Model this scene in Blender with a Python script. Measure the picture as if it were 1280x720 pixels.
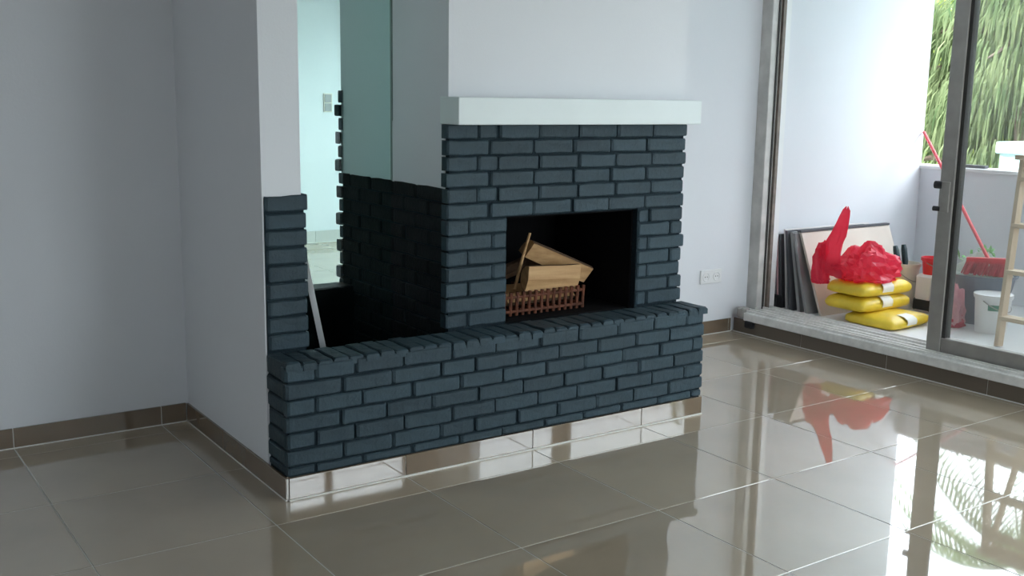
import bpy, math, random
import numpy as np
from mathutils import Matrix, Vector, noise

# ------------------------------------------------------------------ clear
for o in list(bpy.data.objects):
    bpy.data.objects.remove(o, do_unlink=True)
S = bpy.context.scene
COL = S.collection
random.seed(4)

# ------------------------------------------------------------------ camera
cam_d = bpy.data.cameras.new('camera')
cam = bpy.data.objects.new('camera', cam_d)
COL.objects.link(cam)
CAM = Vector((-1.4139, -3.4434, 1.4540))
YAW, PITCH, ROLL, FPX = 0.6044, 0.1790, 0.0160, 1327.0
fw = Vector((math.sin(YAW) * math.cos(PITCH), math.cos(YAW) * math.cos(PITCH), -math.sin(PITCH)))
rt = Vector((math.cos(YAW), -math.sin(YAW), 0))
up = rt.cross(fw)
r2 = rt * math.cos(ROLL) + up * math.sin(ROLL)
u2 = -rt * math.sin(ROLL) + up * math.cos(ROLL)
M = Matrix(((r2.x, u2.x, -fw.x), (r2.y, u2.y, -fw.y), (r2.z, u2.z, -fw.z))).to_4x4()
cam.matrix_world = Matrix.Translation(CAM) @ M
cam_d.sensor_width = 36.0
cam_d.lens = 36.0 * FPX / 1280.0
cam_d.clip_end = 300
S.camera = cam

XL, YN, YB2 = -4.0, -5.2, 6.2  # left wall, wall behind the camera, far wall of the room behind

# ------------------------------------------------------------------ sky, sun, exposure
S.view_settings.view_transform = 'Standard'
S.view_settings.look = 'None'
S.view_settings.gamma = 1
S.view_settings.use_curve_mapping = False
S.view_settings.exposure = 1.6
W = bpy.data.worlds.new('overcast_sky')
S.world = W
W.use_nodes = True
wn, wl = W.node_tree.nodes, W.node_tree.links
bg = wn['Background']
bg.inputs['Strength'].default_value = 3.2
tc = wn.new('ShaderNodeTexCoord')
nz = wn.new('ShaderNodeTexNoise')
nz.inputs['Scale'].default_value = 2.2
nz.inputs['Detail'].default_value = 4
cr = wn.new('ShaderNodeValToRGB')
cr.color_ramp.elements[0].color = (0.74, 0.87, 1.0, 1)
cr.color_ramp.elements[1].color = (0.94, 0.97, 1.0, 1)
wl.new(tc.outputs['Generated'], nz.inputs['Vector'])
wl.new(nz.outputs['Fac'], cr.inputs['Fac'])
wl.new(cr.outputs['Color'], bg.inputs['Color'])

sun_d = bpy.data.lights.new('sun', 'SUN')
sun_d.energy = 3.0
sun_d.angle = math.radians(6)
sun_d.color = (1.0, 0.96, 0.88)
sun = bpy.data.objects.new('sun', sun_d)
COL.objects.link(sun)
sun.rotation_euler = Vector((0.62, -0.35, -0.75)).to_track_quat('-Z', 'Y').to_euler()


def portal(name, x, y0, y1, z0, z1):
    d = bpy.data.lights.new(name, 'AREA')
    d.shape = 'RECTANGLE'
    d.size = z1 - z0
    d.size_y = y1 - y0
    d.cycles.is_portal = True
    o = bpy.data.objects.new(name, d)
    COL.objects.link(o)
    o.location = (x, (y0 + y1) / 2, (z0 + z1) / 2)
    o.rotation_euler = (0, math.radians(90), 0)     # shines towards -X, into the room
    return o


portal('sky_portal', 3.86, -4.6, 1.16, 0.16, 2.5)
portal('sky_portal', 3.86, 1.7, 5.9, 0.03, 2.35)
pt = portal('sky_portal', 0, -1, 1, 0.1, 2.4)
pt.data.size, pt.data.size_y = 1.6, 0.9
pt.location = (-3.15, YN - 0.2, 1.6)
pt.rotation_euler = (math.radians(90), math.radians(90), 0)
pt = portal('sky_portal', 0, -1, 1, 0.1, 2.4)
pt.data.size, pt.data.size_y = 2.4, 1.7
pt.location = (2.55, YN - 0.2, 1.25)
pt.rotation_euler = (math.radians(90), math.radians(90), 0)


# ------------------------------------------------------------------ materials
def mat(name, col, rough=0.6, spec=0.5, metal=0.0, ior=None, bump=0.0, bscale=60.0, var=0.0, vscale=6.0,
        objvar=0.0, dark=None, detail=3):
    m = bpy.data.materials.new(name)
    m.use_nodes = True
    n, l = m.node_tree.nodes, m.node_tree.links
    b = n['Principled BSDF']
    b.inputs['Base Color'].default_value = (*col, 1)
    b.inputs['Roughness'].default_value = rough
    b.inputs['Specular IOR Level'].default_value = spec
    b.inputs['Metallic'].default_value = metal
    if ior:
        b.inputs['IOR'].default_value = ior
    t = n.new('ShaderNodeTexCoord')
    src = None
    if var > 0:
        z = n.new('ShaderNodeTexNoise')
        z.inputs['Scale'].default_value = vscale
        z.inputs['Detail'].default_value = detail
        l.new(t.outputs['Object'], z.inputs['Vector'])
        r = n.new('ShaderNodeValToRGB')
        d = dark or tuple(c * (1 - var) for c in col)
        r.color_ramp.elements[0].position = 0.3
        r.color_ramp.elements[1].position = 0.7
        r.color_ramp.elements[0].color = (*d, 1)
        r.color_ramp.elements[1].color = (*[min(1, c * (1 + var * 0.5)) for c in col], 1)
        l.new(z.outputs['Fac'], r.inputs['Fac'])
        src = r.outputs['Color']
    if objvar > 0:
        oi = n.new('ShaderNodeObjectInfo')
        mr = n.new('ShaderNodeMapRange')
        mr.inputs['To Min'].default_value = 1 - objvar
        mr.inputs['To Max'].default_value = 1 + objvar
        l.new(oi.outputs['Random'], mr.inputs['Value'])
        hs = n.new('ShaderNodeHueSaturation')
        if src:
            l.new(src, hs.inputs['Color'])
        else:
            hs.inputs['Color'].default_value = (*col, 1)
        l.new(mr.outputs['Result'], hs.inputs['Value'])
        src = hs.outputs['Color']
    if src:
        l.new(src, b.inputs['Base Color'])
    if bump > 0:
        z2 = n.new('ShaderNodeTexNoise')
        z2.inputs['Scale'].default_value = bscale
        z2.inputs['Detail'].default_value = 5
        l.new(t.outputs['Object'], z2.inputs['Vector'])
        bp = n.new('ShaderNodeBump')
        bp.inputs['Strength'].default_value = bump
        bp.inputs['Distance'].default_value = 0.01
        l.new(z2.outputs['Fac'], bp.inputs['Height'])
        l.new(bp.outputs['Normal'], b.inputs['Normal'])
    return m


def glass(name, tint, ior=1.45, haze=0.0):
    m = bpy.data.materials.new(name)
    m.use_nodes = True
    n, l = m.node_tree.nodes, m.node_tree.links
    n.remove(n['Principled BSDF'])
    out = n['Material Output']
    t = n.new('ShaderNodeBsdfTransparent')
    t.inputs['Color'].default_value = (*tint, 1)
    g = n.new('ShaderNodeBsdfGlossy')
    g.inputs['Roughness'].default_value = 0.02
    # Schlick reflectance of one surface, the same from both sides of the sheet
    f = n.new('ShaderNodeLayerWeight')
    f.inputs['Blend'].default_value = 0.5
    pw = n.new('ShaderNodeMath')
    pw.operation = 'POWER'
    pw.inputs[1].default_value = 5.0
    ma = n.new('ShaderNodeMath')
    ma.operation = 'MULTIPLY_ADD'
    r0 = ((ior - 1) / (ior + 1)) ** 2
    ma.inputs[1].default_value = 0.7
    ma.inputs[2].default_value = r0
    mx = n.new('ShaderNodeMixShader')
    l.new(f.outputs['Facing'], pw.inputs[0])
    l.new(pw.outputs[0], ma.inputs[0])
    l.new(ma.outputs[0], mx.inputs['Fac'])
    l.new(t.outputs['BSDF'], mx.inputs[1])
    l.new(g.outputs['BSDF'], mx.inputs[2])
    last = mx
    if haze > 0:
        d = n.new('ShaderNodeBsdfDiffuse')
        d.inputs['Color'].default_value = (0.9, 0.9, 0.9, 1)
        m2 = n.new('ShaderNodeMixShader')
        m2.inputs['Fac'].default_value = haze
        l.new(mx.outputs['Shader'], m2.inputs[1])
        l.new(d.outputs['BSDF'], m2.inputs[2])
        last = m2
    l.new(last.outputs['Shader'], out.inputs['Surface'])
    return m


def film(name, col, trans=0.4, rough=0.3, clear=0.0):
    """thin coloured plastic film: translucent, shiny"""
    m = bpy.data.materials.new(name)
    m.use_nodes = True
    n, l = m.node_tree.nodes, m.node_tree.links
    b = n['Principled BSDF']
    b.inputs['Base Color'].default_value = (*col, 1)
    b.inputs['Roughness'].default_value = rough
    tr = n.new('ShaderNodeBsdfTranslucent')
    tr.inputs['Color'].default_value = (*col, 1)
    mx = n.new('ShaderNodeMixShader')
    mx.inputs['Fac'].default_value = trans
    l.new(b.outputs['BSDF'], mx.inputs[1])
    l.new(tr.outputs['BSDF'], mx.inputs[2])
    if clear > 0:
        tp = n.new('ShaderNodeBsdfTransparent')
        tp.inputs['Color'].default_value = (*[0.4 + 0.6 * c for c in col], 1)
        m2 = n.new('ShaderNodeMixShader')
        m2.inputs['Fac'].default_value = clear
        l.new(mx.outputs['Shader'], m2.inputs[1])
        l.new(tp.outputs['BSDF'], m2.inputs[2])
        mx = m2
    l.new(mx.outputs['Shader'], n['Material Output'].inputs['Surface'])
    return m


def wood_mat(name, c1, c2, scale=(3, 40, 40)):
    m = mat(name, c1, rough=0.7, bump=0.15, bscale=50)
    n, l = m.node_tree.nodes, m.node_tree.links
    t = n.new('ShaderNodeTexCoord')
    mp = n.new('ShaderNodeMapping')
    mp.inputs['Scale'].default_value = scale
    z = n.new('ShaderNodeTexNoise')
    z.inputs['Scale'].default_value = 1.0
    z.inputs['Detail'].default_value = 4
    r = n.new('ShaderNodeValToRGB')
    r.color_ramp.elements[0].position = 0.35
    r.color_ramp.elements[1].position = 0.7
    r.color_ramp.elements[0].color = (*c2, 1)
    r.color_ramp.elements[1].color = (*c1, 1)
    l.new(t.outputs['Object'], mp.inputs['Vector'])
    l.new(mp.outputs['Vector'], z.inputs['Vector'])
    l.new(z.outputs['Fac'], r.inputs['Fac'])
    l.new(r.outputs['Color'], n['Principled BSDF'].inputs['Base Color'])
    return m


MT = {}
MT['plaster'] = mat('white_plaster', (0.785, 0.795, 0.825), rough=0.85, spec=0.2, bump=0.05, bscale=120, var=0.015, vscale=1.5)
MT['mantel'] = mat('mantel_white_paint', (0.80, 0.86, 0.86), rough=0.45, spec=0.4, bump=0.04, bscale=30, var=0.03, vscale=4)
MT['brick'] = mat('slate_blue_brick_paint', (0.030, 0.055, 0.071), rough=0.6, spec=0.35, bump=0.4, bscale=45, var=0.18, vscale=14, objvar=0.14)
MT['mortar'] = mat('slate_blue_joint_paint', (0.012, 0.023, 0.031), rough=0.85, spec=0.2, bump=0.5, bscale=80)
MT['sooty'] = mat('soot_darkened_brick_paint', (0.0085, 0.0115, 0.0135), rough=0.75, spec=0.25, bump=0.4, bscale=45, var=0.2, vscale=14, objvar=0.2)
MT['soot'] = mat('soot_black', (0.008, 0.008, 0.009), rough=0.9, spec=0.1, bump=0.3, bscale=40)
MT['tile'] = mat('polished_floor_tile', (0.40, 0.325, 0.24), rough=0.03, spec=0.5, ior=3.1, var=0.10, vscale=2.2, objvar=0.05, detail=6)
MT['grout'] = mat('pale_grout', (0.46, 0.43, 0.38), rough=0.7)
MT['skirt'] = mat('brown_skirting_tile', (0.19, 0.135, 0.09), rough=0.03, ior=2.4, var=0.12, vscale=5)
MT['pale_tile'] = mat('pale_skirting_tile', (0.60, 0.58, 0.55), rough=0.15, ior=1.6)
MT['seal_green'] = mat('grey_green_glazing_seal', (0.24, 0.31, 0.29), rough=0.6)
MT['riser'] = mat('brown_riser_tile', (0.16, 0.125, 0.095), rough=0.4)
MT['seal'] = mat('white_sealant', (0.75, 0.73, 0.68), rough=0.5)
MT['alu'] = mat('dull_aluminium', (0.37, 0.35, 0.325), rough=0.45, metal=0.35, var=0.12, vscale=12)
MT['alu_dark'] = mat('dark_gasket', (0.035, 0.033, 0.03), rough=0.7)
MT['alu_brown'] = mat('brown_weathered_metal', (0.22, 0.18, 0.15), rough=0.6, var=0.3, vscale=20)
MT['track'] = mat('pale_weathered_track', (0.84, 0.82, 0.79), rough=0.6, bump=0.2, bscale=90, var=0.14, vscale=18)
MT['jamb'] = mat('pale_worn_aluminium', (0.60, 0.58, 0.55), rough=0.5, var=0.2, vscale=9)
MT['pane'] = glass('window_glass', (0.965, 0.98, 0.97), haze=0.085)  # haze: diffuse white mixed in for milky reflections, brightens the view behind
MT['screen'] = glass('green_glass', (0.86, 0.985, 0.96), ior=1.2)
MT['white_pl'] = mat('white_plastic', (0.82, 0.82, 0.82), rough=0.35)
MT['yellow'] = mat('yellow_paper_sack', (0.90, 0.64, 0.05), rough=0.4, bump=0.2, bscale=25, var=0.15, vscale=9)
MT['label'] = mat('pale_print', (0.85, 0.83, 0.74), rough=0.5)
MT['red_film'] = film('red_plastic_film', (0.88, 0.075, 0.15), trans=0.5, rough=0.22, clear=0.22)
MT['pink_film'] = film('pink_plastic_film', (0.85, 0.45, 0.50), trans=0.4)
MT['clear_film'] = film('milky_plastic_film', (0.78, 0.84, 0.78), trans=0.5)
MT['red_pl'] = mat('red_plastic', (0.72, 0.03, 0.05), rough=0.35)
MT['red_brush'] = mat('red_bristles', (0.55, 0.04, 0.06), rough=0.8)
MT['blue_grey'] = mat('blue_grey_plastic', (0.16, 0.18, 0.23), rough=0.5)
MT['black'] = mat('black_rubber', (0.012, 0.012, 0.014), rough=0.6)
MT['dark_teal'] = mat('dark_teal_plastic', (0.02, 0.05, 0.06), rough=0.4)
MT['board_grey'] = mat('grey_board', (0.36, 0.36, 0.36), rough=0.8, var=0.1)
MT['board_dark'] = mat('dark_board', (0.10, 0.10, 0.11), rough=0.8)
MT['board_white'] = mat('white_board', (0.78, 0.74, 0.72), rough=0.6)
MT['board_beige'] = mat('beige_board', (0.72, 0.64, 0.56), rough=0.7, var=0.06)
MT['cream'] = mat('cream_plastic', (0.74, 0.68, 0.58), rough=0.4)
MT['green_pl'] = mat('green_print', (0.05, 0.22, 0.13), rough=0.5)
MT['green_leaf'] = mat('fresh_green', (0.16, 0.42, 0.12), rough=0.6)
MT['ladder'] = wood_mat('pale_ladder_wood', (0.70, 0.56, 0.40), (0.60, 0.46, 0.32), scale=(30, 30, 4))
MT['split'] = wood_mat('split_firewood', (0.66, 0.41, 0.20), (0.48, 0.27, 0.115))
MT['bark'] = mat('bark', (0.16, 0.09, 0.05), rough=0.9, bump=0.6, bscale=60, var=0.3, vscale=20)
MT['rust'] = mat('rusty_iron', (0.15, 0.045, 0.020), rough=0.8, var=0.5, vscale=40, bump=0.4, bscale=90)
MT['steel'] = mat('bright_steel', (0.80, 0.81, 0.82), rough=0.4, metal=0.5)
MT['pink'] = mat('pinkish_paint', (0.62, 0.34, 0.36), rough=0.6)
MT['lawn'] = mat('light_bounce_ground', (0.40, 0.40, 0.37), rough=0.95, var=0.4, vscale=0.6)  # ground colour made pale to bounce daylight into the room
MT['shed'] = mat('pale_aqua_panel', (0.42, 0.58, 0.58), rough=0.5)
MT['trunk'] = mat('tree_bark', (0.13, 0.095, 0.07), rough=0.95, bump=0.6, bscale=15, var=0.3)


def leaf_mat(name, c1, c2):
    m = bpy.data.materials.new(name)
    m.use_nodes = True
    n, l = m.node_tree.nodes, m.node_tree.links
    n.remove(n['Principled BSDF'])
    t = n.new('ShaderNodeTexCoord')
    z = n.new('ShaderNodeTexNoise')
    z.inputs['Scale'].default_value = 1.6
    z.inputs['Detail'].default_value = 6
    r = n.new('ShaderNodeValToRGB')
    r.color_ramp.elements[0].position = 0.35
    r.color_ramp.elements[1].position = 0.65
    r.color_ramp.elements[0].color = (*c1, 1)
    r.color_ramp.elements[1].color = (*c2, 1)
    l.new(t.outputs['Object'], z.inputs['Vector'])
    l.new(z.outputs['Fac'], r.inputs['Fac'])
    d = n.new('ShaderNodeBsdfDiffuse')
    tr = n.new('ShaderNodeBsdfTranslucent')
    l.new(r.outputs['Color'], d.inputs['Color'])
    l.new(r.outputs['Color'], tr.inputs['Color'])
    mx = n.new('ShaderNodeMixShader')
    mx.inputs['Fac'].default_value = 0.4
    l.new(d.outputs['BSDF'], mx.inputs[1])
    l.new(tr.outputs['BSDF'], mx.inputs[2])
    l.new(mx.outputs['Shader'], n['Material Output'].inputs['Surface'])
    return m


MT['leaf_weep'] = leaf_mat('weeping_foliage', (0.075, 0.115, 0.05), (0.21, 0.25, 0.13))
MT['leaf_bright'] = leaf_mat('bright_foliage', (0.14, 0.26, 0.03), (0.40, 0.48, 0.10))
MT['leaf_palm'] = leaf_mat('palm_foliage', (0.06, 0.10, 0.05), (0.14, 0.20, 0.08))


# ------------------------------------------------------------------ mesh helpers
class MB:
    def __init__(self):
        self.v, self.f = [], []

    def add(self, vs, fs):
        k = len(self.v)
        self.v += [tuple(v) for v in vs]
        self.f += [tuple(i + k for i in f) for f in fs]
        return self

    def box(self, x0, x1, y0, y1, z0, z1, c=0.0):
        if c <= 0:
            vs = [(x, y, z) for z in (z0, z1) for y in (y0, y1) for x in (x0, x1)]
            return self.add(vs, [(0, 2, 3, 1), (4, 5, 7, 6), (0, 1, 5, 4), (2, 6, 7, 3), (0, 4, 6, 2), (1, 3, 7, 5)])
        vs, fs = [], []
        idx = {}
        X, Y, Z = (x0, x1), (y0, y1), (z0, z1)
        sg = (1, -1)
        for i in (0, 1):
            for j in (0, 1):
                for k in (0, 1):
                    b = (X[i], Y[j], Z[k])
                    for a in range(3):
                        p = list(b)
                        for q, s in zip(range(3), (i, j, k)):
                            if q != a:
                                p[q] += sg[s] * c
                        idx[(i, j, k, a)] = len(vs)
                        vs.append(p)
        for i in (0, 1):
            for j in (0, 1):
                for k in (0, 1):
                    fs.append(tuple(idx[(i, j, k, a)] for a in range(3)))
        for s in (0, 1):
            fs.append(tuple(idx[(s, j, k, 0)] for j, k in ((0, 0), (1, 0), (1, 1), (0, 1))))
            fs.append(tuple(idx[(i, s, k, 1)] for i, k in ((0, 0), (1, 0), (1, 1), (0, 1))))
            fs.append(tuple(idx[(i, j, s, 2)] for i, j in ((0, 0), (1, 0), (1, 1), (0, 1))))
        for a in (0, 1):
            for b in (0, 1):
                fs.append((idx[(0, a, b, 1)], idx[(1, a, b, 1)], idx[(1, a, b, 2)], idx[(0, a, b, 2)]))
                fs.append((idx[(a, 0, b, 0)], idx[(a, 1, b, 0)], idx[(a, 1, b, 2)], idx[(a, 0, b, 2)]))
                fs.append((idx[(a, b, 0, 0)], idx[(a, b, 1, 0)], idx[(a, b, 1, 1)], idx[(a, b, 0, 1)]))
        return self.add(vs, fs)

    def tube(self, pts, rad, n=8, caps=True):
        pts = [Vector(p) for p in pts]
        rads = rad if isinstance(rad, (list, tuple)) else [rad] * len(pts)
        vs, fs = [], []
        ref = Vector((0, 0, 1))
        for i, p in enumerate(pts):
            d = (pts[min(i + 1, len(pts) - 1)] - pts[max(i - 1, 0)]).normalized()
            if abs(d.dot(ref)) > 0.95:
                ref = Vector((1, 0, 0)) if abs(d.x) < 0.9 else Vector((0, 1, 0))
            a = d.cross(ref).normalized()
            b = d.cross(a).normalized()
            for k in range(n):
                t = 2 * math.pi * k / n
                vs.append(p + (a * math.cos(t) + b * math.sin(t)) * rads[i])
        for i in range(len(pts) - 1):
            for k in range(n):
                fs.append((i * n + k, i * n + (k + 1) % n, (i + 1) * n + (k + 1) % n, (i + 1) * n + k))
        if caps:
            fs.append(tuple(range(n)))
            fs.append(tuple((len(pts) - 1) * n + k for k in range(n)))
        return self.add(vs, fs)

    def lathe(self, cx, cy, prof, n=28, caps=(True, True)):
        vs, fs = [], []
        for r, z in prof:
            for k in range(n):
                t = 2 * math.pi * k / n
                vs.append((cx + r * math.cos(t), cy + r * math.sin(t), z))
        for i in range(len(prof) - 1):
            for k in range(n):
                fs.append((i * n + k, i * n + (k + 1) % n, (i + 1) * n + (k + 1) % n, (i + 1) * n + k))
        if caps[0]:
            fs.append(tuple(range(n)))
        if caps[1]:
            fs.append(tuple((len(prof) - 1) * n + k for k in range(n)))
        return self.add(vs, fs)

    def bar(self, a, b, w, t, side=(1, 0, 0)):
        """rectangular bar from a to b, width w along side, thickness t"""
        a, b = Vector(a), Vector(b)
        d = (b - a).normalized()
        s = Vector(side)
        s = (s - d * s.dot(d)).normalized()
        u = d.cross(s).normalized()
        vs = []
        for p in (a, b):
            for q, r in ((-1, -1), (1, -1), (1, 1), (-1, 1)):
                vs.append(p + s * (w / 2 * q) + u * (t / 2 * r))
        return self.add(vs, [(0, 1, 2, 3), (4, 5, 6, 7), (0, 1, 5, 4), (1, 2, 6, 5), (2, 3, 7, 6), (3, 0, 4, 7)])

    def mesh(self, name, smooth=False):
        me = bpy.data.meshes.new(name)
        me.from_pydata(self.v, [], self.f)
        me.validate()
        import bmesh
        bm = bmesh.new()
        bm.from_mesh(me)
        bmesh.ops.recalc_face_normals(bm, faces=bm.faces)
        bm.to_mesh(me)
        bm.free()
        if smooth:
            me.polygons.foreach_set('use_smooth', [True] * len(me.polygons))
        return me


def tag(o, label=None, cat=None, group=None, kind=None):
    if label:
        o['label'] = label
    if cat:
        o['category'] = cat
    if group:
        o['group'] = group
    if kind:
        o['kind'] = kind
    return o


def thing(name, label, cat, loc, group=None):
    o = bpy.data.objects.new(name, None)
    o.empty_display_size = 0.1
    COL.objects.link(o)
    o.location = loc
    tag(o, label, cat, group)
    return o


def obj(name, mb, m, parent=None, smooth=False, label=None, cat=None, group=None, kind=None):
    """one mesh object; vertices are in room coordinates. A top-level thing gets its origin at its base."""
    off = Vector((0, 0, 0))
    if parent is None and kind != 'structure':
        a = np.array([tuple(v) for v in mb.v])
        off = Vector(((a[:, 0].min() + a[:, 0].max()) / 2, (a[:, 1].min() + a[:, 1].max()) / 2, a[:, 2].min()))
        mb.v = [tuple(Vector(v) - off) for v in mb.v]
    me = mb.mesh(name, smooth)
    me.materials.append(MT[m] if isinstance(m, str) else m)
    o = bpy.data.objects.new(name, me)
    COL.objects.link(o)
    o.location = off
    if parent:
        o.parent = parent
        t = parent.location.copy()
        p = parent
        if p.parent is None:
            o.matrix_parent_inverse = Matrix.Translation(-t)
    tag(o, label, cat, group, kind)
    return o


def inst(name, me, parent, loc, rot=(0, 0, 0), off=None):
    o = bpy.data.objects.new(name, me)
    COL.objects.link(o)
    o.location = loc
    o.rotation_euler = rot
    o.parent = parent
    if parent.parent is None and parent.location.length > 0:
        o.matrix_parent_inverse = Matrix.Translation(-parent.location)
    return o


def struct(name, mb, m, label, cat, smooth=False):
    return obj(name, mb, m, None, smooth, label, cat, kind='structure')


# ------------------------------------------------------------------ dimensions
YW, YR = 1.138, 1.22           # front of the wall left / right of the fireplace
YF = 0.177                     # front of the brick surround
ZH, ZB, ZL = 0.507, 1.339, 1.085   # hearth top, brick top under the mantel, low brick top
XB, XR = 0.766, 2.052          # left and right end of the surround
PH = 0.085                     # skirting height
H = 2.6
GX, GY, T = -0.721, 0.419, 0.6 # floor tile grid
XG = 3.70                      # plane of the sliding door

# ------------------------------------------------------------------ floor
floor = struct('floor', MB().box(XL - 0.1, 3.80, YN - 0.1, YB2 + 0.1, -0.2, -0.0012), 'grout',
               'glossy grey-brown tiled floor with pale grout lines', 'floor')
tm = MB().box(-T / 2 + 0.0022, T / 2 - 0.0022, -T / 2 + 0.0022, T / 2 - 0.0022, -0.01, 0.0, 0.0008).mesh('floor_tile')
tm.materials.append(MT['tile'])
nt = 0
for i in range(-6, 8):
    for j in range(-10, 10):
        x, y = GX + T * (i + 0.5), GY + T * (j + 0.5)
        if x < XL or x > 3.80 or y < YN or y > YB2:
            continue
        if 0.4 < x < 1.8 and 0.3 < y < 1.0:
            continue
        if (x < -2.2 and y > 1.7) or nt >= 300:
            continue
        inst('floor_tile', tm, floor, (x, y, 0))
        nt += 1

# ------------------------------------------------------------------ walls and ceiling
struct('ceiling', MB().box(XL - 0.2, 3.85, YN - 0.2, YB2 + 0.2, H, H + 0.2).box(3.85, 6.3, -1.45, YR + 0.2, H, H + 0.2)  # second box: unseen overhang, extended to cut sky light on the balcony wall
       , 'plaster', 'white plaster ceiling with an added overhang shading the balcony', 'ceiling')
struct('wall_back_left', MB().box(XL, 0.06, YW, YW + 0.12, 0, H), 'plaster', 'plain pale grey plaster wall left of the fireplace', 'wall')
struct('wall_back_right', MB().box(XR - 0.02, 3.66, YR, YR + 0.12, 0, H), 'plaster', 'bright white wall with sockets right of the fireplace', 'wall')
struct('wall_left', MB().box(XL - 0.15, XL, YN, YB2, 0, H), 'plaster', 'white side wall', 'wall')
WX0, WX1 = 1.7, 3.4
struct('wall_front', MB().box(XL, -3.6, YN - 0.15, YN, 0, H).box(-3.6, -2.7, YN - 0.15, YN, 0, 0.8).box(-3.6, -2.7, YN - 0.15, YN, 2.4, H).box(-2.7, WX0, YN - 0.15, YN, 0, H).box(WX1, 3.8, YN - 0.15, YN, 0, H).box(WX0, WX1, YN - 0.15, YN, 2.4, H).box(WX0, WX1, YN - 0.15, YN, 0, 0.1),
       'plaster', 'white end wall around the added unseen windows', 'wall')
wf = MB().box(-3.6, -3.54, YN - 0.1, YN - 0.04, 0.8, 2.4).box(-2.76, -2.7, YN - 0.1, YN - 0.04, 0.8, 2.4)  # narrow window added out of view to lift the walls on the left
wf.box(-3.54, -2.76, YN - 0.1, YN - 0.04, 0.8, 0.86).box(-3.54, -2.76, YN - 0.1, YN - 0.04, 2.34, 2.4)
win6 = struct('window_added_6', wf, 'alu', 'single aluminium window added unseen to brighten the left walls', 'window')
obj('pane', MB().box(-3.54, -2.76, YN - 0.073, YN - 0.067, 0.86, 2.34), 'pane', win6)
wf = MB()  # wide window added behind the camera to brighten the chimney breast
for k in range(3):
    x = WX0 + 0.03 + (WX1 - WX0 - 0.06) * k / 2
    wf.box(x - 0.03, x + 0.03, YN - 0.1, YN - 0.04, 0.1, 2.4)
wf.box(WX0, WX1, YN - 0.1, YN - 0.04, 0.1, 0.17).box(WX0, WX1, YN - 0.1, YN - 0.04, 2.33, 2.4)
win3 = struct('window_added_3', wf, 'alu', 'wide aluminium window added unseen behind the camera to brighten the room', 'window')
for k in range(2):
    x0 = WX0 + 0.06 + (WX1 - WX0 - 0.06) * k / 2
    obj('pane', MB().box(x0, x0 + (WX1 - WX0 - 0.06) / 2 - 0.06, YN - 0.073, YN - 0.067, 0.17, 2.33), 'pane', win3)
struct('wall_far', MB().box(XL, 3.8, YB2, YB2 + 0.15, 0, H), 'plaster', 'bright white wall of the room behind the fireplace', 'wall')
w = MB()
w.box(3.62, 3.80, YN, -4.6, 0, H).box(3.62, 3.80, -4.6, 1.16, 2.5, H)
struct('wall_window', w, 'plaster', 'white wall above the sliding doors', 'wall')
w = MB()
w.box(3.62, 3.80, YR + 0.12, 1.7, 0, H).box(3.62, 3.80, 1.7, 5.9, 2.35, H).box(3.62, 3.80, 5.9, YB2, 0, H)
w.box(3.62, 3.80, 1.7, 5.9, -0.05, 0.03)
struct('wall_window_far', w, 'plaster', 'white window wall of the room behind the fireplace', 'wall')
struct('wall_balcony', MB().box(3.66, 5.37, YR, YR + 0.2, -3, H), 'plaster', 'tall white side wall of the balcony', 'wall')
struct('wall_lintel', MB().box(0.14, 0.80, 0.19, 1.15, 2.2, H), 'plaster', 'white lintel over the open side of the fireplace', 'wall')

# window of the room behind
wf = MB()
for y0, y1 in ((1.7, 1.76), (3.77, 3.83), (5.84, 5.9)):
    wf.box(3.68, 3.74, y0, y1, 0.03, 2.35)
wf.box(3.68, 3.74, 1.7, 5.9, 0.03, 0.09).box(3.68, 3.74, 1.7, 5.9, 2.29, 2.35)
win2 = struct('window_2', wf, 'alu', 'aluminium window of the room behind the fireplace', 'window')
for y0, y1 in ((1.76, 3.77), (3.83, 5.84)):
    obj('pane', MB().box(3.707, 3.713, y0, y1, 0.09, 2.29), 'pane', win2)

# ------------------------------------------------------------------ skirting
def baseboard(name, label, axis, pos, a0, a1, cuts, side, h=PH, z0=0.0, m_='skirt'):
    """axis 'x': runs along X at y=pos; side = direction of the room"""
    t = 0.010
    root = None
    pts = [a0] + sorted(c for c in cuts if a0 + 0.02 < c < a1 - 0.02) + [a1]
    back = MB()
    p0, p1 = sorted((pos, pos + side * t * 0.6))
    if axis == 'x':
        back.box(a0, a1, p0, p1, z0, z0 + h - 0.002)
    else:
        back.box(p0, p1, a0, a1, z0, z0 + h - 0.002)
    root = struct(name, back, 'seal', label, 'baseboard')
    for u, v in zip(pts[:-1], pts[1:]):
        q0, q1 = sorted((pos, pos + side * t))
        g = 0.002
        m = MB()
        if axis == 'x':
            m.box(u + g, v - g, q0, q1, z0 + 0.004, z0 + h, 0.001)
        else:
            m.box(q0, q1, u + g, v - g, z0 + 0.004, z0 + h, 0.001)
        obj('skirting_tile', m, m_, root)
    q0, q1 = sorted((pos, pos + side * (t + 0.002)))
    m = MB()
    if axis == 'x':
        m.box(a0, a1, q0, q1, z0, z0 + 0.005)
    else:
        m.box(q0, q1, a0, a1, z0, z0 + 0.005)
    obj('sealant_line', m, 'seal', root)
    return root


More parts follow.
